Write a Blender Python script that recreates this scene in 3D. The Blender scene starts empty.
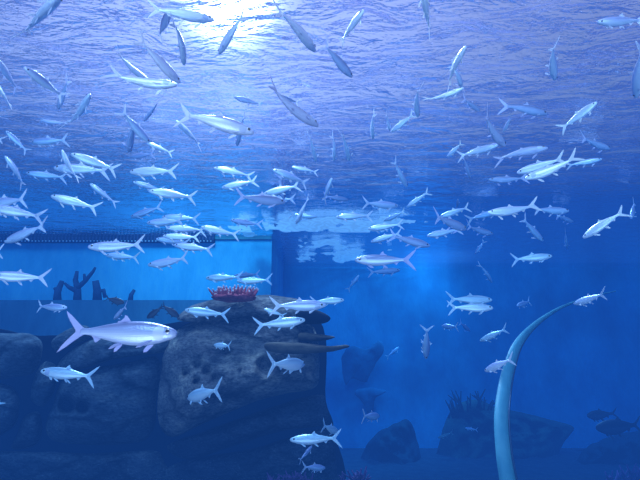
import bpy, bmesh, math, random
from mathutils import Vector, Matrix, noise

random.seed(11)
SC = bpy.context.scene
COL = SC.collection
SC.view_settings.view_transform = 'Standard'
SC.view_settings.look = 'None'

# ------------------------------------------------------------------ camera
F_PX = 493.0
PITCH = math.radians(14)
H = 3.4            # water surface above the eye
WALL_Y = 13.4      # near back wall (left)
DEEP_Y = 17.9      # recessed back wall (right)
FLOOR_Z = -2.8
FW = Vector((0, math.cos(PITCH), math.sin(PITCH)))
UP = Vector((0, -math.sin(PITCH), math.cos(PITCH)))
RT = Vector((1, 0, 0))
cam_data = bpy.data.cameras.new('camera')
cam = bpy.data.objects.new('camera', cam_data)
COL.objects.link(cam)
cam.rotation_euler = (math.radians(90) + PITCH, 0, 0)
cam_data.sensor_width = 36
cam_data.lens = 36 * F_PX / 640
cam_data.clip_start = 0.05
SC.camera = cam

def ray(px, py):
    return FW + RT * ((px - 320) / F_PX) + UP * ((240 - py) / F_PX)
def at(px, py, d):          # point at depth d along the viewing axis
    return ray(px, py) * d
def at_y(px, py, y):        # point on the vertical plane Y = y
    r = ray(px, py)
    return r * (y / r.y)

# ------------------------------------------------------------------ helpers
def tag(o, label=None, cat=None, group=None, kind=None):
    if label: o['label'] = label
    if cat: o['category'] = cat
    if group: o['group'] = group
    if kind: o['kind'] = kind
    return o
def empty(name, loc=(0, 0, 0)):
    o = bpy.data.objects.new(name, None)
    COL.objects.link(o); o.location = loc
    o.empty_display_size = .1
    return o
def link(name, me, mat=None, parent=None, smooth=True):
    if mat is not None:
        me.materials.clear(); me.materials.append(mat)
    if smooth:
        me.polygons.foreach_set('use_smooth', [True] * len(me.polygons))
    o = bpy.data.objects.new(name, me)
    COL.objects.link(o)
    if parent is not None: o.parent = parent
    return o
def mesh_of(name, bm):
    me = bpy.data.meshes.new(name)
    bmesh.ops.recalc_face_normals(bm, faces=bm.faces)
    bm.to_mesh(me); bm.free()
    return me
def box_bm(bm, x0, x1, y0, y1, z0, z1):
    v = [bm.verts.new((x, y, z)) for x in (x0, x1) for y in (y0, y1) for z in (z0, z1)]
    for f in ((0,1,3,2),(4,6,7,5),(0,4,5,1),(2,3,7,6),(0,2,6,4),(1,5,7,3)):
        bm.faces.new([v[i] for i in f])
    return bm
def tube_bm(bm, pts, radii, n=8):
    rings = []
    for i, p in enumerate(pts):
        a = pts[max(0, i-1)]; b = pts[min(len(pts)-1, i+1)]
        t = (b - a).normalized()
        s = t.cross(Vector((0, 1, 0.13))).normalized(); u = s.cross(t)
        rings.append([bm.verts.new(p + (s*math.cos(k*2*math.pi/n) + u*math.sin(k*2*math.pi/n)) * radii[i]) for k in range(n)])
    for r0, r1 in zip(rings, rings[1:]):
        for k in range(n):
            bm.faces.new((r0[k], r0[(k+1) % n], r1[(k+1) % n], r1[k]))
    bm.faces.new(rings[0][::-1]); bm.faces.new(rings[-1])
    return bm

# ------------------------------------------------------------------ materials
class NT:
    def __init__(s, name):
        s.m = bpy.data.materials.new(name); s.m.use_nodes = True
        s.t = s.m.node_tree; s.t.nodes.clear()
        s.out = s.t.nodes.new('ShaderNodeOutputMaterial')
    def n(s, kind, **kw):
        nd = s.t.nodes.new('ShaderNode' + kind)
        for k, v in kw.items():
            if k in nd.inputs.keys(): nd.inputs[k].default_value = v
            else: setattr(nd, k, v)
        return nd
    def l(s, a, ao, b, bi): s.t.links.new(a.outputs[ao], b.inputs[bi])
def ramp(nt, stops, interp='LINEAR'):
    r = nt.n('ValToRGB'); cr = r.color_ramp; cr.interpolation = interp
    while len(cr.elements) > 1: cr.elements.remove(cr.elements[-1])
    cr.elements[0].position = stops[0][0]; cr.elements[0].color = (*stops[0][1], 1)
    for p, c in stops[1:]:
        e = cr.elements.new(p); e.color = (*c, 1)
    return r

def mat_noise(name, c0, c1, scale=3, rough=.8, bump=.3, stretch=(1, 1, 1), detail=6, spec=.2):
    nt = NT(name)
    tc = nt.n('TexCoord'); mp = nt.n('Mapping'); mp.inputs['Scale'].default_value = stretch
    nz = nt.n('TexNoise', Scale=scale, Detail=detail, Roughness=.6)
    r = ramp(nt, [(.32, c0), (.68, c1)])
    b = nt.n('Bump', Strength=bump, Distance=.05)
    p = nt.n('BsdfPrincipled', Roughness=rough); p.inputs['Specular IOR Level'].default_value = spec
    nt.l(tc, 'Object', mp, 'Vector'); nt.l(mp, 'Vector', nz, 'Vector'); nt.l(nz, 'Fac', r, 'Fac')
    nt.l(r, 'Color', p, 'Base Color'); nt.l(nz, 'Fac', b, 'Height'); nt.l(b, 'Normal', p, 'Normal')
    nt.l(p, 'BSDF', nt.out, 'Surface')
    return nt.m

def mat_fish(name, back, side, belly, rough=.32, metal=.25):
    nt = NT(name)
    tc = nt.n('TexCoord'); sp = nt.n('SeparateXYZ')
    mr = nt.n('MapRange'); mr.inputs['From Min'].default_value = -.085; mr.inputs['From Max'].default_value = .085
    r = ramp(nt, [(0, belly), (.35, belly), (.6, side), (.78, back), (1, back)])
    # scale rows: fine bump and small brightness breaks
    mp = nt.n('Mapping'); mp.inputs['Scale'].default_value = (70, 40, 90)
    vo = nt.n('TexVoronoi', Scale=1.0)
    b = nt.n('Bump', Strength=.25, Distance=.003)
    p = nt.n('BsdfPrincipled', Roughness=rough, Metallic=metal)
    nt.l(tc, 'Object', sp, 'Vector'); nt.l(sp, 'Z', mr, 'Value'); nt.l(mr, 'Result', r, 'Fac')
    nt.l(tc, 'Object', mp, 'Vector'); nt.l(mp, 'Vector', vo, 'Vector'); nt.l(vo, 'Distance', b, 'Height')
    wv = nt.n('TexWave', Scale=22.0, Distortion=.6); wv.bands_direction = 'Z'
    wr = ramp(nt, [(.0, (.80, .80, .86)), (.6, (1, 1, 1))]); ml = nt.n('MixRGB', blend_type='MULTIPLY', Fac=.8)
    nt.l(tc, 'Object', wv, 'Vector'); nt.l(wv, 'Color', wr, 'Fac'); nt.l(r, 'Color', ml, 'Color1'); nt.l(wr, 'Color', ml, 'Color2')
    nt.l(b, 'Normal', p, 'Normal'); nt.l(ml, 'Color', p, 'Base Color')
    nt.l(p, 'BSDF', nt.out, 'Surface')
    return nt.m
def mat_fin(name, col, trans=.45):
    nt = NT(name)
    tc = nt.n('TexCoord'); w = nt.n('TexWave', Scale=28.0, Distortion=1.5); w.bands_direction = 'Z'
    r = ramp(nt, [(0, tuple(c * .82 for c in col)), (1, col)])
    d = nt.n('BsdfDiffuse'); t = nt.n('BsdfTranslucent'); m = nt.n('MixShader', Fac=trans)
    nt.l(tc, 'Object', w, 'Vector'); nt.l(w, 'Color', r, 'Fac')
    nt.l(r, 'Color', d, 'Color'); nt.l(r, 'Color', t, 'Color')
    nt.t.links.new(d.outputs[0], m.inputs[1]); nt.t.links.new(t.outputs[0], m.inputs[2])
    nt.l(m, 'Shader', nt.out, 'Surface')
    return nt.m
def mat_plain(name, col, rough=.5, metal=0):
    nt = NT(name); p = nt.n('BsdfPrincipled', Roughness=rough, Metallic=metal)
    p.inputs['Base Color'].default_value = (*col, 1)
    nt.l(p, 'BSDF', nt.out, 'Surface'); return nt.m

FISH_MATS = {   # tone: (body, fin)
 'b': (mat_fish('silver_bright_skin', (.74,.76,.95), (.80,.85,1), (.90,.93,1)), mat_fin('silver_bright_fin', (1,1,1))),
 'n': (mat_fish('silver_skin', (.42,.44,.68), (.64,.68,.90), (.80,.85,.97)), mat_fin('silver_fin', (.86,.88,.98))),
 'v': (mat_fish('silver_violet_skin', (.24,.28,.48), (.36,.44,.68), (.60,.70,.88), .3, .3), mat_fin('silver_violet_fin', (.62,.64,.9))),
 'c': (mat_fish('silver_blue_skin', (.40,.55,.70), (.62,.82,.92), (.85,.95,1)), mat_fin('silver_blue_fin', (.72,.86,.98))),
 'd': (mat_fish('dim_silver_skin', (.26,.27,.44), (.38,.41,.62), (.5,.55,.74), .5, .1), mat_fin('dim_silver_fin', (.8,.8,.98))),  # dim copy of the silver skin; backlit look put into the colour
 'g': (mat_fish('green_grey_skin', (.08,.16,.18), (.14,.27,.28), (.26,.4,.4), .5, .1), mat_fin('green_grey_fin', (.3,.45,.45))),
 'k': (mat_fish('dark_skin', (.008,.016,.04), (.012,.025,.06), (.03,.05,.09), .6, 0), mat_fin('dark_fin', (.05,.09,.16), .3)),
}
M_EYE = mat_plain('eye_black', (.01, .01, .015), .15)
M_EYERING = mat_plain('eye_silver', (.85, .85, .8), .25, .6)
M_GILL = mat_plain('gill_plate', (.56, .62, .80), .42, .2)

# ------------------------------------------------------------------ fish
# x from snout (+.5) to tail tips (-.5), z up, y sideways
PROF = [  # s from snout, half-height up, half-height down, half-width
 (0.000, .012, .012, .010), (.010, .027, .025, .021), (.04, .043, .042, .033), (.09, .058, .058, .044), (.15, .074, .078, .054),
 (.22, .086, .092, .060), (.30, .092, .100, .062), (.38, .092, .100, .060), (.46, .086, .092, .055), (.54, .075, .078, .047),
 (.62, .060, .060, .038), (.69, .044, .042, .028), (.75, .031, .029, .019), (.79, .026, .024, .013), (.825, .030, .028, .008), (.84, .022, .02, .004)]
def bendy(x, b):     # sideways offset: the body curves like a C towards the tail
    s = .5 - x
    t = max(0, s - .25)
    return b * t * t * 1.1
def bend_bm(bm, b, base=0.0):
    for v in bm.verts:
        v.co.y += bendy(v.co.x, b) - base
        
def fish_body_mesh(b, deep):
    bm = bmesh.new(); n = 14; rings = []
    for s, hu, hd, w in PROF:
        ring = []
        for k in range(n):
            a = 2 * math.pi * k / n
            ca, sa = math.cos(a), math.sin(a)
            z = (hu if sa > 0 else hd) * math.copysign(abs(sa) ** .9, sa) * deep
            ring.append(bm.verts.new((.5 - s, w * ca, z)))
        rings.append(ring)
    for r0, r1 in zip(rings, rings[1:]):
        for k in range(n): bm.faces.new((r0[k], r0[(k+1) % n], r1[(k+1) % n], r1[k]))
    bm.faces.new(rings[0]); bm.faces.new(rings[-1][::-1])
    bend_bm(bm, b)
    return mesh_of('body', bm)
def fin_bm(bm, outline, thick=.0025, sub=1, y0=0.0, tilt=None):
    """outline: list of (x,z) or 3D points of a flat fin, built as a thin closed plate"""
    pts = [Vector((p[0], y0, p[1])) if len(p) == 2 else Vector(p) for p in outline]
    nrm = Vector((0, 0, 0))
    c = sum(pts, Vector()) / len(pts)
    for i in range(len(pts)): nrm += (pts[i] - c).cross(pts[(i+1) % len(pts)] - c)
    nrm.normalize()
    a = [bm.verts.new(p + nrm * thick) for p in pts]
    d = [bm.verts.new(p - nrm * thick) for p in pts]
    m = len(pts)
    bm.faces.new(a); bm.faces.new(d[::-1])
    for i in range(m): bm.faces.new((a[i], d[i], d[(i+1) % m], a[(i+1) % m]))
def tail_mesh(b):
    bm = bmesh.new()
    up = [(-.300, .024), (-.335, .045), (-.39, .092), (-.445, .140), (-.50, .180), (-.478, .132), (-.445, .085), (-.41, .042), (-.385, .012), (-.380, 0), (-.31, 0)]
    fin_bm(bm, up, .003); fin_bm(bm, [(x, -z * 1.03) for x, z in up][::-1], .003)
    bend_bm(bm, b * 1.25, 0)
    return mesh_of('tail_fin', bm)
def dorsal_mesh(b, deep):
    bm = bmesh.new()
    z = .088 * deep
    fin_bm(bm, [(.10, z - .012), (.075, z + .012), (.04, z + .052), (.022, z + .058), (.02, z + .035), (-.005, z + .008), (-.03, z + .001), (-.035, z - .022)])
    bend_bm(bm, b); return mesh_of('dorsal_fin', bm)
def anal_mesh(b, deep):
    bm = bmesh.new()
    fin_bm(bm, [(-.15, -.052 * deep), (-.185, -.075 * deep - .01), (-.20, -.078 * deep), (-.215, -.05 * deep), (-.235, -.036), (-.232, -.024), (-.17, -.035)])
    bend_bm(bm, b); return mesh_of('anal_fin', bm)
def paired_mesh(name, side, b, deep):
    bm = bmesh.new()
    if name == 'pectoral_fin':
        o = [(.31, .040, -.06), (.285, .062, -.088), (.235, .092, -.125), (.20, .10, -.135), (.205, .082, -.115), (.235, .058, -.09), (.285, .040, -.072)]
    else:
        o = [(.04, .020, -.086), (.022, .034, -.105), (-.015, .055, -.135), (-.042, .06, -.142), (-.036, .044, -.122), (-.015, .028, -.098), (.012, .018, -.088)]
    fin_bm(bm, [(x, y * side, z * deep) for x, y, z in o])
    bend_bm(bm, b); return mesh_of(name, bm)
def eye_mesh(side, b, deep):
    bm = bmesh.new()
    bmesh.ops.create_uvsphere(bm, u_segments=12, v_segments=8, radius=1)
    for v in bm.verts:
        v.co = Vector((v.co.x * .017 + .424, v.co.y * .009 + side * .0405, v.co.z * .017 + .012 * deep))
    bend_bm(bm, b); return mesh_of('eye', bm)
def ring_mesh(side, b, deep):
    bm = bmesh.new()
    bmesh.ops.create_uvsphere(bm, u_segments=14, v_segments=8, radius=1)
    for v in bm.verts:
        v.co = Vector((v.co.x * .023 + .424, v.co.y * .008 + side * .0375, v.co.z * .023 + .012 * deep))
    bend_bm(bm, b); return mesh_of('eye_ring', bm)
def gill_mesh(side, b, deep):
    # curved plate lying on the cheek
    bm = bmesh.new(); rows = []
    for i in range(7):
        a = -1 + 2 * i / 6
        row = []
        for j in range(5):
            t = j / 4
            x = .395 - t * (.085 * math.sqrt(max(0, 1 - (a*.92) ** 2)) + .004)
            s = .5 - x
            w = hu = hd = None
            for p0, p1 in zip(PROF, PROF[1:]):
                if p0[0] <= s <= p1[0]:
                    f = (s - p0[0]) / (p1[0] - p0[0])
                    hu = p0[1] + (p1[1] - p0[1]) * f; hd = p0[2] + (p1[2] - p0[2]) * f; w = p0[3] + (p1[3] - p0[3]) * f
                    break
            ang = a * .95 - .1
            z = (hu if ang > 0 else hd) * math.sin(ang) * deep
            row.append(bm.verts.new((x, side * (w * math.cos(ang) + .0015 + .003 * t), z)))
        rows.append(row)
    for r0, r1 in zip(rows, rows[1:]):
        for j in range(4): bm.faces.new((r0[j], r0[j+1], r1[j+1], r1[j]))
    bend_bm(bm, b); return mesh_of('gill_cover', bm)

CACHE = {}
def part_mesh(kind, tone, b, deep, side=1):
    key = (kind, tone, b, deep, side)
    if key in CACHE: return CACHE[key]
    body, fin = FISH_MATS[tone]
    if kind == 'body': me = fish_body_mesh(b, deep); m = body
    elif kind == 'tail_fin': me = tail_mesh(b); m = fin
    elif kind == 'dorsal_fin': me = dorsal_mesh(b, deep); m = fin
    elif kind == 'anal_fin': me = anal_mesh(b, deep); m = fin
    elif kind == 'eye': me = eye_mesh(side, b, deep); m = M_EYE
    elif kind == 'eye_ring': me = ring_mesh(side, b, deep); m = M_EYERING
    elif kind == 'gill_cover': me = gill_mesh(side, b, deep); m = M_GILL
    else: me = paired_mesh(kind, side, b, deep); m = fin
    me.materials.append(m)
    smooth = kind in ('body', 'eye', 'eye_ring', 'gill_cover')
    me.polygons.foreach_set('use_smooth', [smooth] * len(me.polygons))
    CACHE[key] = me
    return me
def child(kind, me, parent):
    o = bpy.data.objects.new(kind, me); COL.objects.link(o); o.parent = parent
    return o

FISH = [
# snout x, y, tail x, y, tone, label, (options)
(62,-6,21,36,'n','silver fish cut off by the top edge near the upper left corner, tail down'),
(-4,58,19,92,'d','dim hazy fish sloping down at the left edge near the top'),
(-8,78,12,108,'b','small bright fish leaving the left edge, only back and forked tail showing'),
(24,67,66,99,'n','broad silver fish with a bright white back, sloping down from upper left'),
(58,109,69,77,'d','dim fish with an upright white tail just behind the broad white-backed fish'),
(90,94,71,131,'n','arched pale fish nose up with its tail hanging straight down, right of the white-backed fish'),
(150,82,111,54,'n','fish half hidden behind the long bright horizontal fish, its raised tail at upper left'),
(177,85,109,81,'b','long bright white fish lying level below left of the sun glare'),
(180,83,136,36,'n','slim fish diving steeply right, its snout meeting the snout of the long bright white fish',{'s':.9}),
(214,20,147,8,'b','brilliant white fish right beside the sun glare at the top edge'),
(170,10,158,38,'d','dusky fish hanging under the brilliant white fish beside the glare'),
(184,65,180,18,'n','narrow fish seen from below, pointing straight down, left below the sun glare'),
(219,54,243,11,'n','slim fish diving left directly underneath the sun glare'),
(315,51,278,3,'n','grey-lilac fish diving right, tail touching the top edge right of the glare'),
(318,126,261,88,'d','faint fish sloping down right with a bright hooked tail, lost in the ripples'),
(277,95,300,104,'d','faint small fish with a white tail stroke, right of the bright hooked tail'),
(234,97,263,105,'d','thin white outlined fish above the back of the big long-tailed lilac fish'),
(254,133,176,109,'n','big lilac fish with wide bright forked tail, longest below the sun glare'),
(176,121,203,146,'n','small arched fish with a white back line under the tail of the big lilac fish'),
(237,146,243,112,'d','ghostly fish seen head on beneath the snout of the big lilac fish'),
(150,143,118,108,'n','steeply diving fish with a tall raised tail, left of the big lilac fish'),
(129,152,134,116,'d','wide pale-bellied fish pointing down behind the steep diver with a raised tail',{'a':45}),
(144,121,160,100,'d','dim small fish nose down left, under the belly of the long bright white fish'),
(147,143,173,154,'b','small bright fish at the snout of the steep diver, forked tail to the right'),
(130,157,155,154,'d','rounded pale fish with no clear tail, above the level white fish over the blue band'),
(130,172,178,171,'b','level white fish pointing left, alone above the smooth blue band left of centre'),
(133,182,164,191,'n','thin fish sloping down right, directly under the level white fish'),
(149,191,197,198,'b','white fish pointing left with its nose under the tail of the thin sloping fish'),
(131,217,163,206,'n','fish climbing right to left downward, nose above the dark gutter, tail raised'),
(147,223,186,221,'n','pale fish pointing left, first in the stack of fish crossing the gutter end'),
(162,217,200,219,'n','fish with a bright ragged tail, topmost in the stack crossing the gutter end',{'s':1.15}),
(166,228,207,230,'n','lilac fish in the middle of the stack crossing the gutter end'),
(201,227,240,236,'n','slim fish trailing at the right of the gutter stack, over the bright wall'),
(163,236,201,238,'b','white backed fish overlapping the dark gutter, below the middle of the stack'),
(156,239,190,243,'n','narrow pale fish along the lower rim of the gutter, tail hidden by its neighbours',{'s':1.15}),
(174,245,214,250,'n','lowest fish of the gutter stack, tail reaching over the cyan wall'),
(88,247,147,246,'n','long fish pointing left just under the dark gutter, with a tall forked tail'),
(106,255,141,258,'b','small white fish right below the long fish under the gutter'),
(148,265,192,259,'n','pale lilac fish alone on the cyan wall below the gutter stack'),
(6,131,29,153,'n','pale nose-up fish with drooping tail, upper of two such at the left edge'),
(31,142,69,140,'n','level fish pointing left whose snout touches the drooping tail of the upper left fish'),
(40,120,70,126,'d','blurred pale blue shape of a fish near the surface, above the level fish at left'),  # surface reflection modelled as a solid fish
(5,156,28,186,'n','pale nose-up fish with drooping tail, lower of two such at the left edge'),
(26,173,68,178,'n','level fish behind the tail of the lower drooping fish at the left edge',{'s':1.15}),
(62,150,75,182,'b','steep bright fish with a vertical tail, crossing two level fish at left',{'s':.9}),
(71,154,119,171,'b','bright fish sloping down right behind the steep bright fish at left'),
(54,168,110,170,'n','level fish pointing left, lowest of the three crossing fish at left',{'s':1.1}),
(90,184,118,205,'n','arched fish sloping down right, alone over the smooth blue band'),
(51,196,100,209,'b','slender white fish over the smooth blue band, clear water all round it'),
(-18,205,31,199,'n','upper of two forked tails entering from the left edge above the gutter'),
(-10,207,44,217,'n','lower of two fish entering from the left edge above the gutter, white side fin'),
(5,242,47,224,'n','deep bodied blue fish across the left end of the gutter, tall upright tail'),
(-10,275,51,279,'n','large pale fish entering at the left edge on the cyan wall below the gutter'),
(177,334,62,331,'v','largest fish, silvery with a huge swept tail, in front of the dark boulders',{'s':1.1}),
(41,371,97,377,'c','blue-white fish facing left over the dark boulders, below the tail of the largest fish'),
(67,308,33,306,'n','small pale fish facing right, just above the tail tip of the largest fish',{'tiny':1}),
(114,319,127,305,'d','small pale fish nose down above the back of the largest fish',{'a':40}),
(185,310,230,315,'c','pale blue fish facing left in front of the top of the rock outcrop'),
(206,278,242,277,'c','leftmost pale fish hovering above the red plate coral'),
(234,276,260,274,'d','dim fish behind the two pale fish above the red plate coral'),
(237,281,273,281,'c','pale fish over the right end of the red plate coral, tail near wall corner'),
(326,305,269,306,'n','lilac fish facing right above the dark ledges at the right of the outcrop'),
(344,300,310,302,'c','pale fish whose snout reaches farthest right past the top of the outcrop',{'s':1.2}),
(305,320,253,326,'c','bright blue fish facing right, tail spread over the upper face of the outcrop',{'s':.92}),
(264,309,286,316,'c','small pale fish facing left, tucked behind the bright blue fish on the outcrop',{'s':1.1,'tiny':1}),
(214,345,232,346,'c','small turquoise fish swimming away in front of the middle of the outcrop',{'a':45}),
(304,364,270,364,'c','stout fish with a very large upright tail before the dark hole in the outcrop',{'a':60}),
(188,398,219,389,'c','light blue fish facing left with an upright tail, below the pits in the outcrop',{'a':55}),
(290,440,342,438,'c','brightest fish at the bottom centre, facing left before the foot of the outcrop'),
(338,432,322,425,'c','fish seen end on with spiky fins, at the tail of the bright bottom-centre fish',{'a':60,'s':.7,'tiny':1}),
(325,468,302,467,'n','deep rounded translucent-looking fish, lowest of the bottom-centre cluster',{'a':45,'s':.8}),
(312,446,299,462,'n','small fish pointing up between the brightest bottom-centre fish and the rounded lowest one',{'a':45,'s':.8,'tiny':1}),
(-18,424,4,399,'c','sliver of a fish tail at the left edge beside the dark lower boulders'),
(364,10,338,43,'b','arched bright fish nose up right, at the top edge right of the glare'),
(422,-14,430,33,'b','fish cut by the top edge, tail hanging down right of top centre'),
(352,77,322,42,'d','lilac ghost of a fish diving right, below the arched bright fish at top centre'),
(466,46,442,86,'b','bright fish nose up right with a thin hanging tail, upper right of centre'),
(462,88,455,63,'n','thin fish pointing down between the two bright fish at upper right of centre'),
(464,88,424,105,'b','bright arched fish climbing right, under the bright nose-up fish',{'s':.9}),
(480,111,462,98,'d','small fish with a hooked tail right behind the snout of the bright arched fish',{'a':40}),
(505,146,477,114,'d','dusky fish diving right with a thin pale tail, above the crossing group at right'),
(548,148,493,156,'d','broad dusky fish facing right at the heart of the crossing group at right',{'s':1.15}),
(547,114,503,103,'d','shadowy violet fish with a curved pale tail, above the crossing group at right'),
(503,132,513,114,'n','small fish pointing down with a white side fin, over the broad dusky fish'),
(597,102,559,131,'b','white fish climbing right in open deep water at upper right'),
(555,80,550,42,'n','lone fish hanging nose down in the upper right water'),
(597,22,648,20,'n','pale fish facing left at the top right, tail cut by the right edge'),
(636,98,638,48,'n','nose-down fish cut by the right edge in the upper right'),
(316,162,309,133,'n','thin nose-down fish with a hooked tail, first of three thin upright fish at centre'),
(334,161,336,134,'n','thin upright stroke of a fish, middle of the three upright fish at centre'),
(349,161,343,130,'n','thin upright fish with a white foot fin, last of the three upright fish at centre'),
(373,139,370,112,'n','thin faint upright fish left of the bright fish with belly fins at centre'),
(390,131,386,113,'n','thin upright fish rising behind the snout of the bright fish with belly fins',{'s':1.25}),
(391,132,415,113,'b','bright fish nose down left with two white belly fins, centre of the upper water'),
(418,117,414,85,'n','slender nose-down fish just above the tail of the bright fish with belly fins'),
(407,187,393,159,'n','small fish diving right, alone in blue water right of the three upright fish'),
(407,207,430,191,'b','bright slim fish nose down left, tail fork pointing up right, above the foam patch'),
(398,206,361,203,'n','level fish facing right above the right part of the foam patch'),
(336,217,373,215,'n','pale fish facing left just above the foam patch'),
(384,221,406,211,'b','small bright fish nose down left, between the foam patch and the slim bright fish'),
(368,229,404,224,'n','fish facing left along the upper rim of the foam patch'),
(371,242,402,232,'n','pale fish facing left over the lower foam, above the big-eyed silver fish'),
(430,246,388,235,'d','dim large fish behind the right end of the glint patch'),
(214,168,254,176,'n','fish facing left on the dark rippled water, topmost of the cluster over the cyan wall'),
(222,188,257,180,'b','slim white fish facing left under the topmost fish of the cyan-wall cluster'),
(285,202,234,196,'d','dark violet fish facing right with a lilac tail, over the bright cyan corner',{'a':25}),
(264,194,301,185,'b','pale fish facing left above the wall corner, tail fork open to the right'),
(273,170,310,183,'n','broad lilac fish facing left above the wall corner, largest of that knot'),
(284,200,279,172,'d','dim upright fish with a thin white tail inside the knot above the wall corner'),
(292,167,319,172,'n','small fish facing left at the top right of the knot above the wall corner'),
(264,199,296,200,'n','bright bellied fish facing left, lowest in the knot above the wall corner',{'s':1.15}),
(296,224,309,196,'n','steep fish diving left at the left end of the foam patch'),
(317,217,289,214,'n','small level fish facing right behind the steep diver at the left of the foam',{'s':1.2}),
(332,178,322,202,'n','nose-up pale fish with a hooked tail above the foam patch'),
(348,200,323,196,'d','lilac flattened fish facing right beside the hooked tail above the foam'),
(231,220,262,226,'d','small dark fish on the bright cyan wall left of the wall corner'),
(447,157,463,142,'b','small bright fish nose down left at the left of the crossing group at right'),
(498,145,457,157,'n','curved lilac fish facing right within the crossing group at right'),
(470,178,464,155,'d','dim blue upright fish beneath the curved lilac fish at right'),
(489,180,528,179,'d','hazy pale fish facing left, under the crossing group at right'),
(517,173,566,158,'b','bright fish facing left, upper of the overlapping pair at the right'),
(525,179,580,160,'b','bright fish facing left, lower and larger of the overlapping pair at the right',{'s':.9}),
(602,159,565,166,'n','fish facing right emerging behind the overlapping pair at the right',{'s':1.15}),
(610,149,578,138,'d','faint blue fish facing right, above right of the overlapping pair'),
(440,217,471,206,'b','bright fish facing left, tail up, over the dark violet fish with a curved tail'),
(458,199,457,209,'d','tiny pale fish seen head on above the bright fish right of centre',{'a':-50,'tiny':1}),
(466,229,432,216,'d','dark violet fish with a long curved pale tail, right of centre',{'a':40}),
(427,236,462,229,'n','pale fish facing left directly under the dark violet fish with a curved tail'),
(493,234,463,227,'d','dim blue fish facing right just below right of the dark violet fish'),
(500,211,466,220,'n','fish facing right partly hidden by the long pale fish at right of centre',{'s':1.15}),
(488,213,537,208,'b','long pale fish facing left in the middle of the row right of centre',{'s':.95}),
(475,254,485,240,'n','small fish pointing down left in clear blue below the row right of centre'),
(569,211,531,210,'n','fish facing right at the right end of the row right of centre'),
(573,222,555,215,'d','small dim fish with a pale tail under the right end of the row',{'a':35}),
(543,241,520,217,'n','fish diving right with a curved thin tail below the row right of centre'),
(567,249,565,230,'n','small nose-down fish with a forked tail below the right end of the row',{'a':30}),
(583,238,625,208,'b','large bright fish diving left near the right edge'),
(631,219,635,201,'n','fish seen head on at the right edge beside the large bright diving fish',{'a':-45}),
(552,256,510,260,'c','pale blue level fish facing right, alone in deep blue at right'),
(492,283,481,262,'n','small fish pointing down right above the close pair of fish'),
(517,306,531,301,'n','round fish seen nearly head on, left of the curved arch top',{'a':-50}),
(574,304,607,293,'n','grey fish facing left right at the upper end of the curved arch',{'a':45}),
(492,300,446,299,'c','upper fish of the close side-by-side pair facing right'),
(493,308,448,307,'c','lower fish of the close side-by-side pair facing right',{'s':.9}),
(442,326,458,327,'n','stubby fish facing left with a tall thin tail, below the close pair',{'a':58}),
(470,331,459,322,'d','dark small fish right behind the stubby fish with the tall thin tail',{'a':40,'s':.8,'tiny':1}),
(426,359,427,325,'n','fish hanging nose down with a long thin tail, in clear water left of the arch',{'a':20}),
(480,341,508,328,'c','light blue fish facing left just above the bend of the curved arch',{'a':35}),
(485,371,513,358,'n','silvery fish facing left across the curved arch, tail overlapping it',{'a':45,'s':.75}),
(359,275,347,291,'n','small fish pointing up right below the big-eyed silver fish',{'tiny':1}),
(355,260,414,260,'v','big-eyed silver fish facing left, nearest fish at the centre of the photo'),
(400,270,367,273,'d','violet fish facing right directly under the big-eyed silver fish',{'s':1.15}),
(399,347,386,358,'n','small fish with a bright tail line over the middle of the far blue wall',{'a':30,'tiny':1}),
(379,416,362,416,'n','small grey fish with an upright pale tail near the lower middle reef',{'a':62}),
(438,438,454,432,'g','dull oval greenish fish low over the far reef left of the arch'),
(465,428,478,430,'n','small lilac fish with a drooping tail over the far reef, close left of the arch',{'a':35}),
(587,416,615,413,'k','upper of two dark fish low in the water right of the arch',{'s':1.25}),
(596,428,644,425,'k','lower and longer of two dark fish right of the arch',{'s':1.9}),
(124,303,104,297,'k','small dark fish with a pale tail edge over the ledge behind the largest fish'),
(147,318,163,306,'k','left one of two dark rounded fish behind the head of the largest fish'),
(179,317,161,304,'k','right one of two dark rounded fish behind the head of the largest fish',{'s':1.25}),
(-30,138,4,138,'n','tip of a white tail at the left edge between two drooping fish'),
(-42,256,6,252,'n','tip of a fish tail at the left edge just under the gutter'),
]


PLACED = []
def smooth01(x): return max(0, min(1, x))
def clash(a, b, la, lb):
    for i in range(7):
        p = a[0].lerp(a[1], i / 6)
        for j in range(7):
            q = b[0].lerp(b[1], j / 6)
            ri = .125 if 0 < i < 5 else .06
            rj = .125 if 0 < j < 5 else .06
            if (p - q).length < ri * la + rj * lb: return True
    return False
def solve(hx, hy, tx, ty, a, L):
    rh = ray(hx, hy); rt = ray(tx, ty); rc = ray((hx+tx)/2, (hy+ty)/2)
    w = rc.normalized()
    p = math.hypot(hx - tx, hy - ty)
    D = L * math.cos(a) * F_PX / p
    D *= 1.0
    lim = 99
    for r, sgn in ((rh, 1), (rt, -1)):
        if r.z > .02:
            lim = min(lim, (H - .22) / r.z - sgn * .5 * L * math.sin(a))
        wall = (WALL_Y - .5 if (hx < 285 and hy < 330) else DEEP_Y - 1.0)
        lim = min(lim, wall / r.y - sgn * .5 * L * math.sin(a))
    cx, cy = (hx+tx)/2, (hy+ty)/2
    if cy > 285 and cx < 352: lim = min(lim, 6.3)
    if cy > 395 and cx > 350: lim = min(lim, 13.2)
    if D > lim:
        L *= lim / D; D = lim
    dh = D + .5 * L * math.sin(a); dt = D - .5 * L * math.sin(a)
    return rh * dh, rt * dt
COUNT = 0
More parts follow.
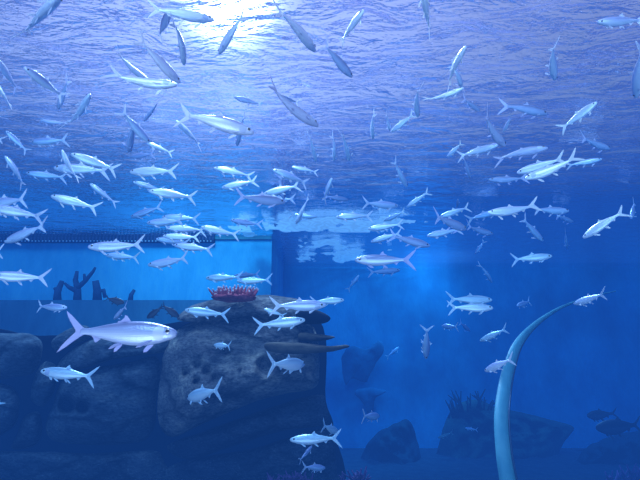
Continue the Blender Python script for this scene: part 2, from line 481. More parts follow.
def place_fish(hx, hy, tx, ty, tone, label, opt=None):
    global COUNT
    opt = opt or {}
    rnd = random.Random(int(hx * 7 + hy * 13 + tx * 3))
    L0 = .62 * opt.get('s', 1) * rnd.uniform(.9, 1.1)
    w = ray((hx+tx)/2, (hy+ty)/2).normalized()
    r = w.cross(Vector((0, 0, 1))).normalized(); u2 = r.cross(w)
    p = math.hypot(hx - tx, hy - ty)
    u = r * ((hx - tx) / p) + u2 * ((ty - hy) / p)
    if 'a' in opt: a = math.radians(opt['a'])
    else:
        a = math.atan2(-u.z, max(w.z, .05)) * smooth01((w.z - .12) / .5) * .9
        a = max(-math.radians(52), min(math.radians(52), a))
        if a == 0: a = .01
        a += rnd.uniform(-.18, .18)
    L = L0
    for _ in range(40):
        ph, pt = solve(hx, hy, tx, ty, a, L)
        ln = (ph - pt).length
        if not any(clash((ph, pt), q, ln, q[2]) for q in PLACED): break
        L *= .96
    PLACED.append((ph, pt, ln)); 
    ax = (ph - pt).normalized()
    zup = Vector((0, 0, 1))
    if abs(ax.z) > .8 and w.z < .35: zup = Vector((1, -.25, .2))
    elif abs(ax.z) > .93: zup = Vector((0, -1, .3))
    y = zup.cross(ax).normalized(); z = ax.cross(y)
    M = Matrix((ax, y, z)).transposed()
    hi = smooth01((w.z - .25) / .25)
    roll = Matrix.Rotation(rnd.choice([-1, 1]) * rnd.uniform(.05, .2 + .65 * hi), 3, 'X')
    root = empty('fish', (ph + pt) / 2)
    root.rotation_euler = (M @ roll).to_euler()
    root.scale = (ln, ln, ln)
    dark = tone == 'k'
    tag(root, label, 'fish', 'dark fish by the rocks' if dark else 'shoal of silver fish')
    b = rnd.choice([-.22, -.1, 0, 0, .1, .22]) * (.3 if 'a' in opt else 1)
    if hx - tx > 110: b = 0
    b = round(b, 3)
    deep = 1.6 if dark else (1.1 if p > 100 else 1.0)
    for k in ('body', 'tail_fin', 'dorsal_fin'):
        child(k, part_mesh(k, tone, b, deep), root)
    for s in (1, -1):
        child('pectoral_fin', part_mesh('pectoral_fin', tone, b, deep, s), root)
        if not opt.get('tiny'):
            child('pelvic_fin', part_mesh('pelvic_fin', tone, b, deep, s), root)
    if not opt.get('tiny'):
        child('anal_fin', part_mesh('anal_fin', tone, b, deep), root)
    if p > 30 and tone != 'k':
        for s in (1, -1):
            e = child('eye', part_mesh('eye', tone, b, deep, s), root)
            if p > 55:
                e2 = child('eye_ring', part_mesh('eye_ring', tone, b, deep, s), e)
                g = child('gill_cover', part_mesh('gill_cover', tone, b, deep, s), root)
    COUNT += 1
    return root
for f in sorted(FISH, key=lambda f: -math.hypot(f[0]-f[2], f[1]-f[3])):
    place_fish(*f)

# ------------------------------------------------------------------ setting
def mat_rock(name, c0, c1, warm, scale=1.5, stretch=(1, 1, 2.2), crack=1.3):
    nt = NT(name)
    tc = nt.n('TexCoord'); mp = nt.n('Mapping'); mp.inputs['Scale'].default_value = stretch; mp.inputs['Rotation'].default_value = (0, .35, 0)
    n0 = nt.n('TexNoise', Scale=scale * 2, Detail=3); dv = nt.n('VectorMath', operation='MULTIPLY_ADD'); dv.inputs[1].default_value = (.35, .35, .35)
    nz = nt.n('TexNoise', Scale=scale, Detail=8, Roughness=.68); fine = nt.n('TexNoise', Scale=scale * 9, Detail=5, Roughness=.7)
    vo = nt.n('TexVoronoi', Scale=crack, feature='DISTANCE_TO_EDGE')
    r = ramp(nt, [(.3, c0), (.52, c1), (.7, warm)]); rf = ramp(nt, [(.35, (.45, .47, .5)), (.62, (1.25, 1.22, 1.2))]); rc = ramp(nt, [(0, (.25, .27, .3)), (.05, (1, 1, 1))])
    m1 = nt.n('MixRGB', blend_type='MULTIPLY', Fac=1.0); m2 = nt.n('MixRGB', blend_type='MULTIPLY', Fac=.8)
    hh = nt.n('Math', operation='MULTIPLY_ADD'); hh.inputs[1].default_value = .45
    b = nt.n('Bump', Strength=1.0, Distance=.10)
    p = nt.n('BsdfPrincipled', Roughness=.92); p.inputs['Specular IOR Level'].default_value = .12
    nt.l(tc, 'Object', mp, 'Vector'); nt.l(mp, 'Vector', nz, 'Vector'); nt.l(mp, 'Vector', fine, 'Vector'); nt.l(mp, 'Vector', n0, 'Vector')
    nt.l(n0, 'Color', dv, 0); nt.l(mp, 'Vector', dv, 2); nt.l(dv, 'Vector', vo, 'Vector')
    nt.l(nz, 'Fac', r, 'Fac'); nt.l(fine, 'Fac', rf, 'Fac'); nt.l(vo, 'Distance', rc, 'Fac')
    nt.l(r, 'Color', m1, 'Color1'); nt.l(rf, 'Color', m1, 'Color2'); nt.l(m1, 'Color', m2, 'Color1'); nt.l(rc, 'Color', m2, 'Color2')
    nt.l(fine, 'Fac', hh, 0); nt.l(nz, 'Fac', hh, 2); nt.l(hh, 'Value', b, 'Height'); nt.l(b, 'Normal', p, 'Normal')
    nt.l(m2, 'Color', p, 'Base Color'); nt.l(p, 'BSDF', nt.out, 'Surface')
    return nt.m
def wall_mat(name, c0, c1, sc=.7, stretch=(1, 1, .35), big=.25, dark=(.5, .5, .5)):
    nt = NT(name)
    tc = nt.n('TexCoord'); mp = nt.n('Mapping'); mp.inputs['Scale'].default_value = stretch
    n1 = nt.n('TexNoise', Scale=sc * 3, Detail=8, Roughness=.65)
    n2 = nt.n('TexNoise', Scale=big, Detail=3)
    r1 = ramp(nt, [(.3, c0), (.7, c1)]); r2 = ramp(nt, [(.35, dark), (.6, (1, 1, 1))])
    mx = nt.n('MixRGB', blend_type='MULTIPLY', Fac=1.0)
    b = nt.n('Bump', Strength=.3, Distance=.1)
    p = nt.n('BsdfPrincipled', Roughness=.85); p.inputs['Specular IOR Level'].default_value = .1
    nt.l(tc, 'Object', mp, 'Vector'); nt.l(mp, 'Vector', n1, 'Vector'); nt.l(tc, 'Object', n2, 'Vector')
    nt.l(n1, 'Fac', r1, 'Fac'); nt.l(n2, 'Fac', r2, 'Fac')
    nt.l(r1, 'Color', mx, 'Color1'); nt.l(r2, 'Color', mx, 'Color2')
    nt.l(mx, 'Color', p, 'Base Color'); nt.l(n1, 'Fac', b, 'Height'); nt.l(b, 'Normal', p, 'Normal')
    nt.l(p, 'BSDF', nt.out, 'Surface')
    return nt.m
XC = at_y(272, 240, WALL_Y).x
XL, XR, YB, ZT = -13.0, 14.0, -.8, H + 1.2
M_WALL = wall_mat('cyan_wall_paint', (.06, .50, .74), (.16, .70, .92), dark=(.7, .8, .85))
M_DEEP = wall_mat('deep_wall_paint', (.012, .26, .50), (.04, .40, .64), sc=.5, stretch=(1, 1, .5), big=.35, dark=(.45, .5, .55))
M_SIDE = wall_mat('side_wall_paint', (.02, .08, .2), (.03, .12, .28))
M_SAND = mat_noise('sand', (.02, .05, .08), (.04, .08, .11), 4)
def slab(name, x0, x1, y0, y1, z0, z1, m):
    o = link(name, mesh_of(name, box_bm(bmesh.new(), x0, x1, y0, y1, z0, z1)), m, smooth=False)
    return tag(o, kind='structure')
slab('floor', XL - .3, XR + .3, 1.2, DEEP_Y + .3, FLOOR_Z - .3, FLOOR_Z, M_SAND)
slab('wall_back', XL, XC, WALL_Y, DEEP_Y + .3, FLOOR_Z, ZT, M_WALL)
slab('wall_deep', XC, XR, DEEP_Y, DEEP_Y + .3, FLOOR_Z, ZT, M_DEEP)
slab('wall_left', XL - .3, XL, YB, DEEP_Y + .3, FLOOR_Z, ZT, M_SIDE)
slab('wall_right', XR, XR + .3, YB, DEEP_Y + .3, FLOOR_Z, ZT, M_SIDE)
# ledge along the foot of the near back wall
M_LEDGE = wall_mat('ledge_rendering', (.05, .17, .26), (.09, .26, .36))
zt = at_y(80, 300, 12.2).z
slab('trim_1', XL, at_y(232, 300, 12.2).x, 12.2, WALL_Y, FLOOR_Z, zt, M_LEDGE)
# overflow gutter at the waterline with a beaded lower rim
M_GUT = mat_noise('gutter_dark', (.012, .02, .06), (.03, .05, .10), 8)
gx1 = at_y(215, 238, WALL_Y).x
g = slab('trim_2', XL, gx1, WALL_Y - .16, WALL_Y, H - .15, H + .12, M_GUT)
bm = bmesh.new()
k = 0
x = XL + .1
while x < gx1 - .05:
    bmesh.ops.create_icosphere(bm, subdivisions=1, radius=.022, matrix=Matrix.Translation((x, WALL_Y - .165, H - .13)) @ Matrix.Diagonal((1.2, .6, .9, 1)))
    x += .095
gb = link('drain_beads', mesh_of('drain_beads', bm), mat_plain('pale_bead', (.75, .85, .95)), g)
bm = bmesh.new()
x = XL + .05
while x < gx1:
    box_bm(bm, x, x + .03, WALL_Y - .172, WALL_Y - .15, H - .10, H - .01); x += .095
link('grating', mesh_of('grating', bm), mat_plain('grating_blue', (.03, .06, .16)), g, smooth=False)
slab('trim_3', gx1, XC - .02, WALL_Y - .06, WALL_Y, H - .05, H + .05, mat_plain('green_sealing', (.03, .22, .25)))

# ------------------------------------------------------------------ water
#   surface sheet: rippled, Fresnel split between looking out and total reflection
nx, ny = 200, 190
x0, x1, y0, y1 = XL + .01, XR - .01, YB + .01, DEEP_Y - .01
bm = bmesh.new()
grid = []
def wave(x, y):
    q = Vector((x * .55, y * .95, 3.1))
    calm = max(.22, min(1, (10.5 - y) / 5))
    z = noise.noise(q) * .055
    z += noise.noise(Vector((x * 1.5 + 5, y * 2.6, 7.7))) * .024
    return z * calm
for j in range(ny + 1):
    # finer rows where the sheet is near
    yy = y0 + (y1 - y0) * j / ny
    grid.append([bm.verts.new((x0 + (x1 - x0) * i / nx, yy, H + wave(x0 + (x1 - x0) * i / nx, yy))) for i in range(nx + 1)])
for j in range(ny):
    for i in range(nx):
        bm.faces.new((grid[j][i], grid[j][i+1], grid[j+1][i+1], grid[j+1][i]))
nt = NT('water_surface')
tc = nt.n('TexCoord'); mp = nt.n('Mapping'); mp.inputs['Scale'].default_value = (1, 2.1, 1); mp.inputs['Rotation'].default_value = (0, 0, .12)
n1 = nt.n('TexNoise', Scale=1.5, Detail=4, Roughness=.55, Distortion=.6)
n2 = nt.n('TexNoise', Scale=5.0, Detail=3, Roughness=.6)
ad = nt.n('Math', operation='MULTIPLY_ADD'); ad.inputs[1].default_value = .22
b = nt.n('Bump', Strength=1.0, Distance=.15)
sx = nt.n('SeparateXYZ'); mr = nt.n('MapRange'); mr.inputs['From Min'].default_value = 5.5; mr.inputs['From Max'].default_value = 10.5
mr.inputs['To Min'].default_value = 1.0; mr.inputs['To Max'].default_value = .3
nt.l(tc, 'Object', sx, 'Vector'); nt.l(sx, 'Y', mr, 'Value'); nt.l(mr, 'Result', b, 'Strength')
fr = nt.n('Fresnel', IOR=1.17)
haze_film = nt.n('BsdfTranslucent'); haze_film.inputs['Color'].default_value = (.64, .58, 1, 1)  # translucent film brightens the sheet in place of scattered haze, fading with distance
mk = nt.n('MixShader', Fac=.1)
mr2 = nt.n('MapRange'); mr2.inputs['From Min'].default_value = 3.5; mr2.inputs['From Max'].default_value = 10.0
mr2.inputs['To Min'].default_value = .11; mr2.inputs['To Max'].default_value = .02
nt.l(sx, 'Y', mr2, 'Value'); nt.l(mr2, 'Result', mk, 'Fac')
nt.l(b, 'Normal', haze_film, 'Normal')
tr = nt.n('BsdfTransparent'); tr.inputs['Color'].default_value = (.92, .95, 1, 1)
gl = nt.n('BsdfGlossy', Roughness=.06); gl.inputs['Color'].default_value = (.95, .95, 1, 1)
mx = nt.n('MixShader')
nt.l(tc, 'Object', mp, 'Vector'); nt.l(mp, 'Vector', n1, 'Vector'); nt.l(mp, 'Vector', n2, 'Vector')
nt.l(n2, 'Fac', ad, 0); nt.l(n1, 'Fac', ad, 2); nt.l(ad, 'Value', b, 'Height')
nt.l(b, 'Normal', fr, 'Normal'); nt.l(b, 'Normal', gl, 'Normal')
nt.l(fr, 'Fac', mx, 'Fac'); nt.t.links.new(tr.outputs[0], mx.inputs[1]); nt.t.links.new(gl.outputs[0], mx.inputs[2])
nt.t.links.new(mx.outputs[0], mk.inputs[1]); nt.t.links.new(haze_film.outputs[0], mk.inputs[2])
nt.l(mk, 'Shader', nt.out, 'Surface')
ws = link('water_surface', mesh_of('water_surface', bm), nt.m)
tag(ws, kind='structure')

#   the water itself: absorbs red first, glows blue in place of scattered light
nt = NT('water_volume')
SIG = (.150, .078, .048)
FAR = (.006, .064, .45)
ab = nt.n('VolumeAbsorption'); sm = max(SIG)
ab.inputs['Color'].default_value = tuple(1 - s / sm for s in SIG) + (1,)
ab.inputs['Density'].default_value = sm
em = nt.n('Emission'); em.inputs['Color'].default_value = tuple(SIG[i] * FAR[i] / .02 for i in range(3)) + (1,); em.inputs['Strength'].default_value = .02
av = nt.n('AddShader')
nt.t.links.new(ab.outputs[0], av.inputs[0]); nt.t.links.new(em.outputs[0], av.inputs[1])
nt.l(av, 'Shader', nt.out, 'Volume')
wb = link('water', mesh_of('water', box_bm(bmesh.new(), XL - .5, XR + .5, YB - .5, DEEP_Y + .5, FLOOR_Z - .5, H + .16)), nt.m, smooth=False)
tag(wb, kind='structure')

#   pale sheets shaped as light glints at the recessed waterline
def glint_sheet(name, region, thr, label, seed):
    bm = bmesh.new(); (fx0, fx1, fy0, fy1) = region; st = .045
    nxx = int((fx1 - fx0) / st); nyy = int((fy1 - fy0) / st); V = {}
    def vert(i, j):
        if (i, j) not in V:
            x = fx0 + i * st; y = fy0 + j * st
            V[(i, j)] = bm.verts.new((x, y, H - .10 + .03 * noise.noise(Vector((x * 3, y * 3, seed)))))
        return V[(i, j)]
    for i in range(nxx):
        for j in range(nyy):
            x = fx0 + i * st; y = fy0 + j * st
            e = min(i, nxx - i) / nxx * 2; e2 = min(j, nyy - j) / nyy * 2
            v = noise.fractal(Vector((x * 1.3 + seed, y * .9, seed)), .9, 2.0, 4) - .35 * (1 - min(1, 2.5 * e)) - .4 * (1 - min(1, 2.5 * e2))
            if v > thr: bm.faces.new((vert(i, j), vert(i+1, j), vert(i+1, j+1), vert(i, j+1)))
    me = mesh_of(name, bm)
    o = link(name, me, mat_fin('glint_white', (.5, .68, .84), .5))
    return tag(o, label, 'glint_sheet', kind='stuff')
glint_sheet('glint_sheet', (-1.4, 2.7, 11.0, 12.4), -.3, 'pale sheet shaped as glints at the waterline right of the wall corner', 3.3)
glint_sheet('glint_shreds', (-1.3, 2.2, 12.6, 16.8), .16, 'broken shreds shaped as glints behind the pale glint band by the wall corner', 5.2)
glint_sheet('glint_flecks', (-3.2, -1.3, 10.9, 13.1), .24, 'white flecks shaped as glints in front of the bright cyan wall top', 8.1)

# ------------------------------------------------------------------ rocks
def catmull(pts, n):
    P = [Vector((*p, 0)) for p in pts]; m = len(P); out = []
    for i in range(m):
        p0, p1, p2, p3 = P[i-1], P[i], P[(i+1) % m], P[(i+2) % m]
        for k in range(n):
            t = k / n
            out.append(.5 * ((2*p1) + (p2-p0)*t + (2*p0-5*p1+4*p2-p3)*t*t + (3*p1-p0-3*p2+p3)*t**3))
    return out
def rock(name, pts, d, bulge, thick, mat, label=None, seed=0, rough=.06, holes=(), cat='rock', rings=16, tilt=0.0):
    o_ = catmull(pts, max(3, int(64 / len(pts))))
    n = len(o_); c = sum(o_, Vector()) / n
    if name == 'boulder': o_ = [c + (p - c) * (1 - 1.6 / max(8, (p - c).length)) for p in o_]
    bm = bmesh.new(); R = []
    ys = [p.y for p in o_]; ymid = (min(ys) + max(ys)) / 2; yh = (max(ys) - min(ys)) / 2
    for i in range(rings):
        r = 1 - i / rings
        ring = []
        for p in o_:
            q = c + (p - c) * r
            dd = d - bulge * (1 - r ** 3.2) ** .8 - tilt * (q.y - ymid) / yh
            for hx, hy, hr, hd in holes:
                dist = math.hypot((q.x - hx), (q.y - hy)) / hr
                dd += hd * math.exp(-dist ** 4)
            P = at(q.x, q.y, dd)
            nn = noise.fractal(P * 2.1 + Vector((seed, 0, 0)), 1.0, 2.0, 5)
            lat = noise.noise(P * 4 + Vector((0, seed, 0)))
            P = at(q.x + lat * 1.0, q.y + lat * .8, dd - rough * nn * (1 - r ** 6))
            ring.append(bm.verts.new(P))
        R.append(ring)
    hub = bm.verts.new(at(c.x, c.y, d - bulge - rough * .3))
    for a, b in zip(R, R[1:]):
        for k in range(n): bm.faces.new((a[k], a[(k+1) % n], b[(k+1) % n], b[k]))
    for k in range(n): bm.faces.new((R[-1][k], R[-1][(k+1) % n], hub))
    prev = R[0]
    for r, e in ((.97, .35), (.8, .75), (.5, 1.0)):
        ring = [bm.verts.new(at(c.x + (p.x - c.x) * r, c.y + (p.y - c.y) * r, d + thick * e)) for p in o_]
        for k in range(n): bm.faces.new((prev[k], ring[k], ring[(k+1) % n], prev[(k+1) % n]))
        prev = ring
    hb = bm.verts.new(at(c.x, c.y, d + thick * 1.05))
    for k in range(n): bm.faces.new((prev[k], hb, prev[(k+1) % n]))
    o = link(name, mesh_of(name, bm), mat)
    if label: tag(o, label, cat)
    return o
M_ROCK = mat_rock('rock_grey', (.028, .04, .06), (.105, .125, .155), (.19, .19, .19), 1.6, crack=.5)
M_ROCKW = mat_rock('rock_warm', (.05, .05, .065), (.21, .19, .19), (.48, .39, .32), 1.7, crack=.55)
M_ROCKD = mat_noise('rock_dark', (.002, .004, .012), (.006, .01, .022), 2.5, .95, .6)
M_ROCKS = mat_rock('rock_shade', (.012, .02, .035), (.07, .085, .11), (.15, .155, .17), 1.6, crack=.5)  # darker copy of the grey rock; shade low on the outcrop put into the colour
M_ROCKL = mat_noise('rock_ledge', (.05, .04, .035), (.16, .12, .09), 3, .9, .6)
G = 'rocks of the lower left outcrop'
def R_(*a, **k):
    o = rock(*a, **k); o['group'] = G; return o
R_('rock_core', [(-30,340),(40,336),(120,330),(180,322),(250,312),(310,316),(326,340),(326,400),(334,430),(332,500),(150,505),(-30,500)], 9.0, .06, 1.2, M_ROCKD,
   'dark shadowed rock mass showing in the cracks between the boulders', 1)  # backing coloured near-black to paint the shade between boulders
R_('boulder', [(-22,336),(8,332),(32,333),(44,344),(40,366),(24,377),(-22,378)], 8.1, .42, .5, M_ROCK, 'rounded grey boulder at the left edge under the ledge', 2)
R_('boulder', [(-20,386),(6,383),(19,392),(21,408),(12,430),(-20,440)], 8.1, .35, .5, M_ROCK, 'blue-grey boulder at the left edge below the rounded one', 3)
R_('boulder', [(33,376),(46,360),(59,368),(55,392),(43,408),(30,400)], 8.1, .3, .5, M_ROCK, 'small wedge boulder between the left edge boulders and the two-holed face', 4)
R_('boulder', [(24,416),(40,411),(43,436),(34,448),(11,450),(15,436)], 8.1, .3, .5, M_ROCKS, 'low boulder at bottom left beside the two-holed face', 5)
R_('boulder', [(50,342),(68,328),(88,325),(92,336),(76,345),(56,352)], 8.1, .25, .5, M_ROCK, 'small lumpy boulder below the tail of the largest fish', 6)
R_('boulder', [(58,362),(86,340),(130,334),(172,332),(170,350),(126,358),(88,368),(60,374)], 8.0, .3, .5, M_ROCK, 'long slab boulder right under the largest fish', 7, tilt=.1)
R_('boulder', [(62,378),(92,367),(130,361),(160,358),(158,400),(152,436),(120,446),(60,444),(44,430),(52,404)], 8.05, .45, .5, M_ROCK,
   'broad dark boulder with two round eye-like holes', 8, rings=34, holes=((67.5,405,7.5,.75),(82,407,5.5,.65)))
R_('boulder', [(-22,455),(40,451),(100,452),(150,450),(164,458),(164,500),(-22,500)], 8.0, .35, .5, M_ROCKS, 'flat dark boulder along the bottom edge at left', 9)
main = R_('boulder', [(163,352),(178,328),(210,315),(250,312),(290,314),(313,324),(320,345),(321,370),(317,388),(288,394),(250,405),(205,424),(170,438),(157,420),(158,384)], 7.7, .62, .6, M_ROCKW,
   'large pitted brown-grey boulder in the middle of the outcrop', 10, .2,
   holes=((197,364,4.5,.22),(186,372,4,.2),(207,371,4.5,.22),(196,381,4,.2),(214,378,3.5,.2),(268,366,9.5,.4),(228,352,4,.12),(285,334,5,.15),(245,330,4,.12)), rings=34, tilt=.42)
R_('boulder', [(176,320),(190,306),(215,298),(240,294),(270,294),(296,298),(312,304),(318,314),(300,322),(250,318),(205,322)], 7.9, .35, .7, M_ROCKW,
   'low slab boulder crowning the outcrop under the red plate coral', 11, .08, tilt=.15)
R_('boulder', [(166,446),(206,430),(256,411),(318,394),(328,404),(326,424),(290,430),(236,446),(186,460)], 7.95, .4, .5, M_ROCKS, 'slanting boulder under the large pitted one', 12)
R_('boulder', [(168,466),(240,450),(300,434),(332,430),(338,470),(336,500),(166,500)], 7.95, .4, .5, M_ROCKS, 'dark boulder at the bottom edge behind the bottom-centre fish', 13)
for i, (o_, d_) in enumerate((
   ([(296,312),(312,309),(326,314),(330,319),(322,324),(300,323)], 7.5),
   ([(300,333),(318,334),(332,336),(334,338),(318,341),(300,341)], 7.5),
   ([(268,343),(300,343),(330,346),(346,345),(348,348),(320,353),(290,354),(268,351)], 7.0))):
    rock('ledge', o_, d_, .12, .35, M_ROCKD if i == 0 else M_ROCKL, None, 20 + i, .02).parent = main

# red plate coral on the crown slab
M_CORAL = mat_noise('coral_red', (.22, .03, .06), (.50, .10, .12), 9, .8, .5)
M_CTIP = mat_plain('coral_tip', (.72, .62, .66), .7)
base = at(234, 294.5, 7.45)
pc = empty('plate_coral', base); tag(pc, 'reddish plate coral with pale branch tips on top of the rock outcrop', 'coral')
bm = bmesh.new()
bmesh.ops.create_icosphere(bm, subdivisions=4, radius=1)
for v in bm.verts:
    s = 1 + .18 * noise.noise(v.co * 3)
    v.co = Vector((v.co.x * .33 * s, v.co.y * .24 * s, v.co.z * .05 * s - .05 + .035 * noise.noise(v.co * 2.3)))
link('coral_plate', mesh_of('coral_plate', bm), M_CORAL, pc)
bm = bmesh.new(); bt = bmesh.new(); rr = random.Random(4)
for i in range(90):
    a = rr.uniform(0, 6.28); q = math.sqrt(rr.random())
    x, y = .31 * q * math.cos(a), .22 * q * math.sin(a)
    p0 = Vector((x, y, -.04)); h_ = rr.uniform(.05, .15)
    p1 = p0 + Vector((x * .25 + rr.uniform(-.02, .02), y * .2, h_))
    tube_bm(bm, [p0, p0.lerp(p1, .5), p1], [.018, .016, .012], 6)
    tube_bm(bt, [p1 - (p1 - p0) * .12, p1 + (p1 - p0) * .10], [.014, .009], 6)
tag(link('coral_branches', mesh_of('coral_branches', bm), M_CORAL, pc), kind='stuff')
tag(link('coral_tips', mesh_of('coral_tips', bt), M_CTIP, pc), kind='stuff')

# bare branching corals on the ledge
M_DEAD = mat_noise('dead_coral', (.02, .05, .12), (.04, .09, .18), 6)
def stick(segs, label):
    bm = bmesh.new()
    for pts, r0, r1 in segs:
        P = [at_y(x, y, 12.35) + Vector((0, rr.uniform(-.06, .06) if i else 0, 0)) for i, (x, y) in enumerate(pts)]
        tube_bm(bm, P, [r0 + (r1 - r0) * i / (len(P) - 1) for i in range(len(P))], 7)
    return tag(link('branching_coral', mesh_of('branching_coral', bm), M_DEAD), label, 'coral', 'bare corals on the ledge')
stick([([(57,302),(58,292),(61,281)], .11, .06), ([(58,292),(54,288)], .06, .04)], 'leftmost bare coral stump on the ledge under the cyan wall')
stick([([(77,302),(77,290),(75,280),(76,271)], .11, .04), ([(77,291),(68,287),(64,283)], .07, .03), ([(77,288),(85,281),(92,272),(95,267)], .07, .03), ([(85,281),(84,274)], .05, .03)],
      'widest bare branching coral on the ledge under the cyan wall')
stick([([(97,302),(97,290),(96,281)], .12, .08), ([(98,292),(103,290),(105,297)], .06, .05)], 'short thick coral stump right of the widest branching coral')
stick([([(130,302),(132,295),(135,290)], .07, .04)], 'tiny coral stump on the ledge before the small dark fish')

# far reef in front of the recessed wall
M_REEF = mat_noise('reef_dark', (.006, .03, .06), (.02, .07, .09), 1.6, .95, .8)
M_PATCH = mat_noise('wall_patch', (.015, .12, .22), (.03, .20, .34), 2.5, .95, .5)
M_REEFG = mat_noise('reef_green', (.02, .06, .07), (.07, .15, .12), 1.6, .95, .8)
G = 'far reef mounds'
R_('reef_mound', [(356,500),(362,455),(376,434),(392,425),(408,420),(416,436),(422,462),(424,500)], 14.9, .6, .4, M_REEF, 'dark far reef mound nearest the outcrop', 31, .5)
R_('reef_mound', [(430,500),(437,452),(446,420),(458,404),(478,400),(498,408),(520,412),(552,420),(574,428),(562,446),(556,470),(558,500)], 15.6, .6, .3, M_REEFG, 'wide far reef mound behind the foot of the curved arch', 32, .6)
R_('reef_mound', [(566,500),(572,470),(584,450),(606,438),(630,432),(664,436),(664,500)], 14.6, .6, .4, M_REEF, 'far reef mound at the bottom right corner below the dark fish', 33, .5)
R_('reef_shelf', [(330,484),(338,462),(372,448),(420,452),(480,446),(530,452),(590,450),(680,444),(680,484)], 16.45, .2, .3, M_REEF, 'low dark reef shelf running along the foot of the far wall', 36, .25)
R_('reef_patch', [(342,356),(352,346),(366,349),(380,341),(384,352),(374,366),(366,382),(352,378),(345,384)], 17.0, .1, .08, M_PATCH, 'dim rough patch high on the far wall right of the ledges', 34, .04)
R_('reef_patch', [(354,392),(366,388),(386,391),(376,398),(370,414),(362,402)], 16.9, .1, .08, M_PATCH, 'dim rough patch on the far wall just over the small grey fish', 35, .04)
def spray(name, roots, d, h0, h1, mat, label, seed, n, cat='coral', spread=6, rad=.02):
    r2 = random.Random(seed); bm = bmesh.new()
    for i in range(n):
        px, py = r2.choice(roots); px += r2.uniform(-spread, spread)
        h_ = r2.uniform(h0, h1); sx = r2.uniform(-.5, .5) * h_
        P = [at(px, py, d), at(px + sx * .4, py - h_ * .5, d - .05), at(px + sx, py - h_, d + r2.uniform(-.1, .1))]
        tube_bm(bm, P, [rad, rad * .8, rad * .45], 5)
        if r2.random() < .6:
            q = P[1]; tube_bm(bm, [q, q + (P[2] - P[1]) * .6 + Vector((r2.uniform(-.2, .2), 0, 0)) * h_ * .04], [rad * .7, rad * .4], 5)
    return tag(link(name, mesh_of(name, bm), mat), label, cat)
spray('branching_coral', [(452,418),(462,412),(474,408),(486,410)], 14.95, 8, 22, M_REEF, 'dark twiggy coral standing on the wide far reef mound', 5, 22, rad=.035)
M_PURP = mat_noise('coral_purple', (.08, .03, .12), (.20, .07, .22), 8)
spray('bush_coral', [(275,492),(290,490),(305,490)], 7.2, 10, 20, M_PURP, 'purple bushy coral at the bottom edge below the fish cluster', 6, 40, rad=.02)
spray('bush_coral', [(352,492),(360,488)], 8.0, 10, 22, M_PURP, 'purple bushy coral at the bottom edge right of the rounded lowest fish', 7, 30, rad=.025)
spray('bush_coral', [(615,492),(632,486),(642,486)], 11, 10, 24, M_PURP, 'dark purple bushy coral in the bottom right corner', 8, 40, rad=.03)

# curved arch rib standing right of centre
path = [(530,640,24,4.6),(516,540,19,4.8),(509,490,16.5,5.0),(503.5,455,15,5.2),(501,420,14,5.5),(503,395,13,5.8),(508,370,11.5,6.2),(517,345,9,6.7),(533,326,5.6,7.3),(554,311,3.2,8.0),(574,302,2,8.7),(596,295.5,1.3,9.4),(616,291,.8,10.0)]
sp = []
for i in range(len(path) - 1):
    p0, p1, p2, p3 = (Vector(path[max(0, min(len(path)-1, k))]) for k in (i-1, i, i+1, i+2))
    for k in range(6):
        t = k / 6
        sp.append(.5 * ((2*p1) + (p2-p0)*t + (2*p0-5*p1+4*p2-p3)*t*t + (3*p1-p0-3*p2+p3)*t**3))
sp.append(Vector(path[-1]))
def ribbon(off0, off1, dback):
    bm = bmesh.new(); rings = []
    for i, q in enumerate(sp):
        a = sp[max(0, i-1)]; b2 = sp[min(len(sp)-1, i+1)]
        tx, ty = b2.x - a.x, b2.y - a.y; l = math.hypot(tx, ty); nx_, ny_ = -ty / l, tx / l
        w = q.z / 2
        A = at(q.x + nx_ * w * off0, q.y + ny_ * w * off0, q.w); B = at(q.x + nx_ * w * off1, q.y + ny_ * w * off1, q.w)
        bk = ray(q.x, q.y).normalized() * dback
        Mid = (A + B) / 2 - bk * .25
        rings.append([bm.verts.new(v) for v in (A, Mid, B, B + bk, A + bk)])
    for r0, r1 in zip(rings, rings[1:]):
        for k in range(5): bm.faces.new((r0[k], r0[(k+1) % 5], r1[(k+1) % 5], r1[k]))
    bm.faces.new(rings[0]); bm.faces.new(rings[-1][::-1])
    return bm
arch = empty('tunnel_arch', at(516, 600, 4.7)); arch.location.z = FLOOR_Z
tag(arch, 'pale teal curved arch rib rising from the bottom edge and bending right', 'arch')
inv = Matrix.Translation(-arch.location)
for nm, o0, o1, db, mm in (('arch_band', -1, 1, .10, mat_noise('arch_teal', (.07, .27, .36), (.11, .34, .42), 3, .5, .05)),
                           ('arch_seal', 1.04, 1.30, .08, mat_plain('arch_seal_dark', (.01, .05, .13), .6))):
    bm = ribbon(o0, o1, db); bmesh.ops.transform(bm, matrix=inv, verts=bm.verts)
    link(nm, mesh_of(nm, bm), mm, arch)

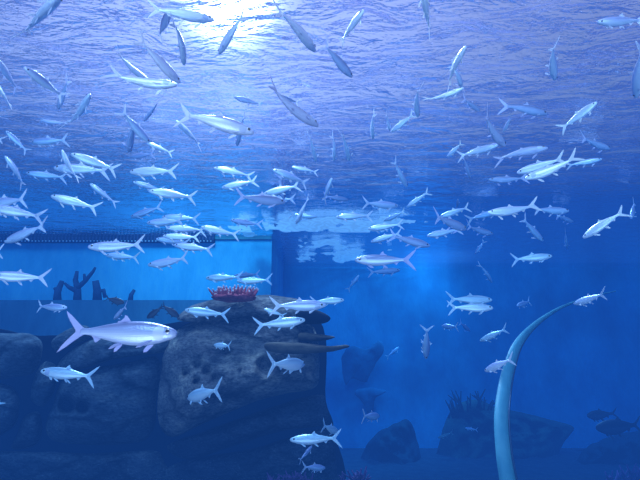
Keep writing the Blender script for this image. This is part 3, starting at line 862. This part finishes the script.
# ------------------------------------------------------------------ light
SUN_DIR = ray(228, -4).normalized()
w = bpy.data.worlds.new('sky'); SC.world = w; w.use_nodes = True
t = w.node_tree; t.nodes.clear()
def wn(kind, **kw):
    nd = t.nodes.new('ShaderNode' + kind)
    for k_, v in kw.items(): setattr(nd, k_, v)
    return nd
tc = wn('TexCoord'); dp = wn('VectorMath', operation='DOT_PRODUCT'); dp.inputs[1].default_value = SUN_DIR
nm = wn('VectorMath', operation='NORMALIZE')
t.links.new(tc.outputs['Generated'], nm.inputs[0]); t.links.new(nm.outputs[0], dp.inputs[0])
def lobe(power, gain):
    mx_ = wn('Math', operation='MAXIMUM'); mx_.inputs[1].default_value = 0
    p_ = wn('Math', operation='POWER'); p_.inputs[1].default_value = power
    m_ = wn('Math', operation='MULTIPLY'); m_.inputs[1].default_value = gain
    t.links.new(dp.outputs['Value'], mx_.inputs[0]); t.links.new(mx_.outputs[0], p_.inputs[0]); t.links.new(p_.outputs[0], m_.inputs[0])
    return m_
l1, l2 = lobe(700, 30.0), lobe(12, .9)
a1 = wn('Math', operation='ADD'); t.links.new(l1.outputs[0], a1.inputs[0]); t.links.new(l2.outputs[0], a1.inputs[1])
a2 = wn('Math', operation='ADD'); a2.inputs[1].default_value = .4; t.links.new(a1.outputs[0], a2.inputs[0])
bg = wn('Background'); bg.inputs['Color'].default_value = (.70, .63, 1.0, 1)
t.links.new(a2.outputs[0], bg.inputs['Strength'])
wo = wn('OutputWorld'); t.links.new(bg.outputs[0], wo.inputs['Surface'])

def sun(name, direction, strength, color, angle):
    d = bpy.data.lights.new(name, 'SUN'); d.energy = strength; d.color = color; d.angle = math.radians(angle)
    o = bpy.data.objects.new(name, d); COL.objects.link(o)
    o.rotation_euler = Vector(direction).to_track_quat('Z', 'Y').to_euler()   # +Z points to the sun
    return o
sun('sun', Vector((SUN_DIR.x, SUN_DIR.y, .95)), 8.0, (1, .93, 1), 3)
sun('high_front_fill', Vector((-.15, -.75, 1.0)), 2.5, (.85, .92, 1), 25)  # added fill from high behind the camera, not a seen source
sun('low_front_fill', Vector((-.12, -1.0, -.5)), 4.4, (1, .80, .93), 50)  # added fill from low behind the camera to brighten the fish
def spot(name, loc, target, power, color, angle, size=.5):
    d = bpy.data.lights.new(name, 'SPOT'); d.energy = power; d.color = color; d.spot_size = math.radians(angle); d.spot_blend = .8; d.shadow_soft_size = size
    o = bpy.data.objects.new(name, d); COL.objects.link(o); o.location = loc
    o.rotation_euler = (Vector(loc) - Vector(target)).to_track_quat('Z', 'Y').to_euler()
    return o
gp = ray(228, 10); gp = gp * ((H + 1.6) / gp.z)
def point(name, loc, power, color, size):
    d = bpy.data.lights.new(name, 'POINT'); d.energy = power; d.color = color; d.shadow_soft_size = size
    o = bpy.data.objects.new(name, d); COL.objects.link(o); o.location = loc; return o
point('surface_glow_fill', gp, 800, (.92, .84, 1), .3)  # added point light above the glare, brightens the surface around it
spot('far_wall_fill', (5.2, 15.3, H + 2.5), (1.4, DEEP_Y, -.2), 3600, (.5, .9, 1), 75)  # added spot to brighten the recessed wall, not a seen lamp
spot('near_wall_fill', (-3.4, 9.5, H + 3.0), (-3.0, WALL_Y, 2.6), 1500, (.6, .95, 1), 70)  # added spot for the brighter strip on the cyan wall
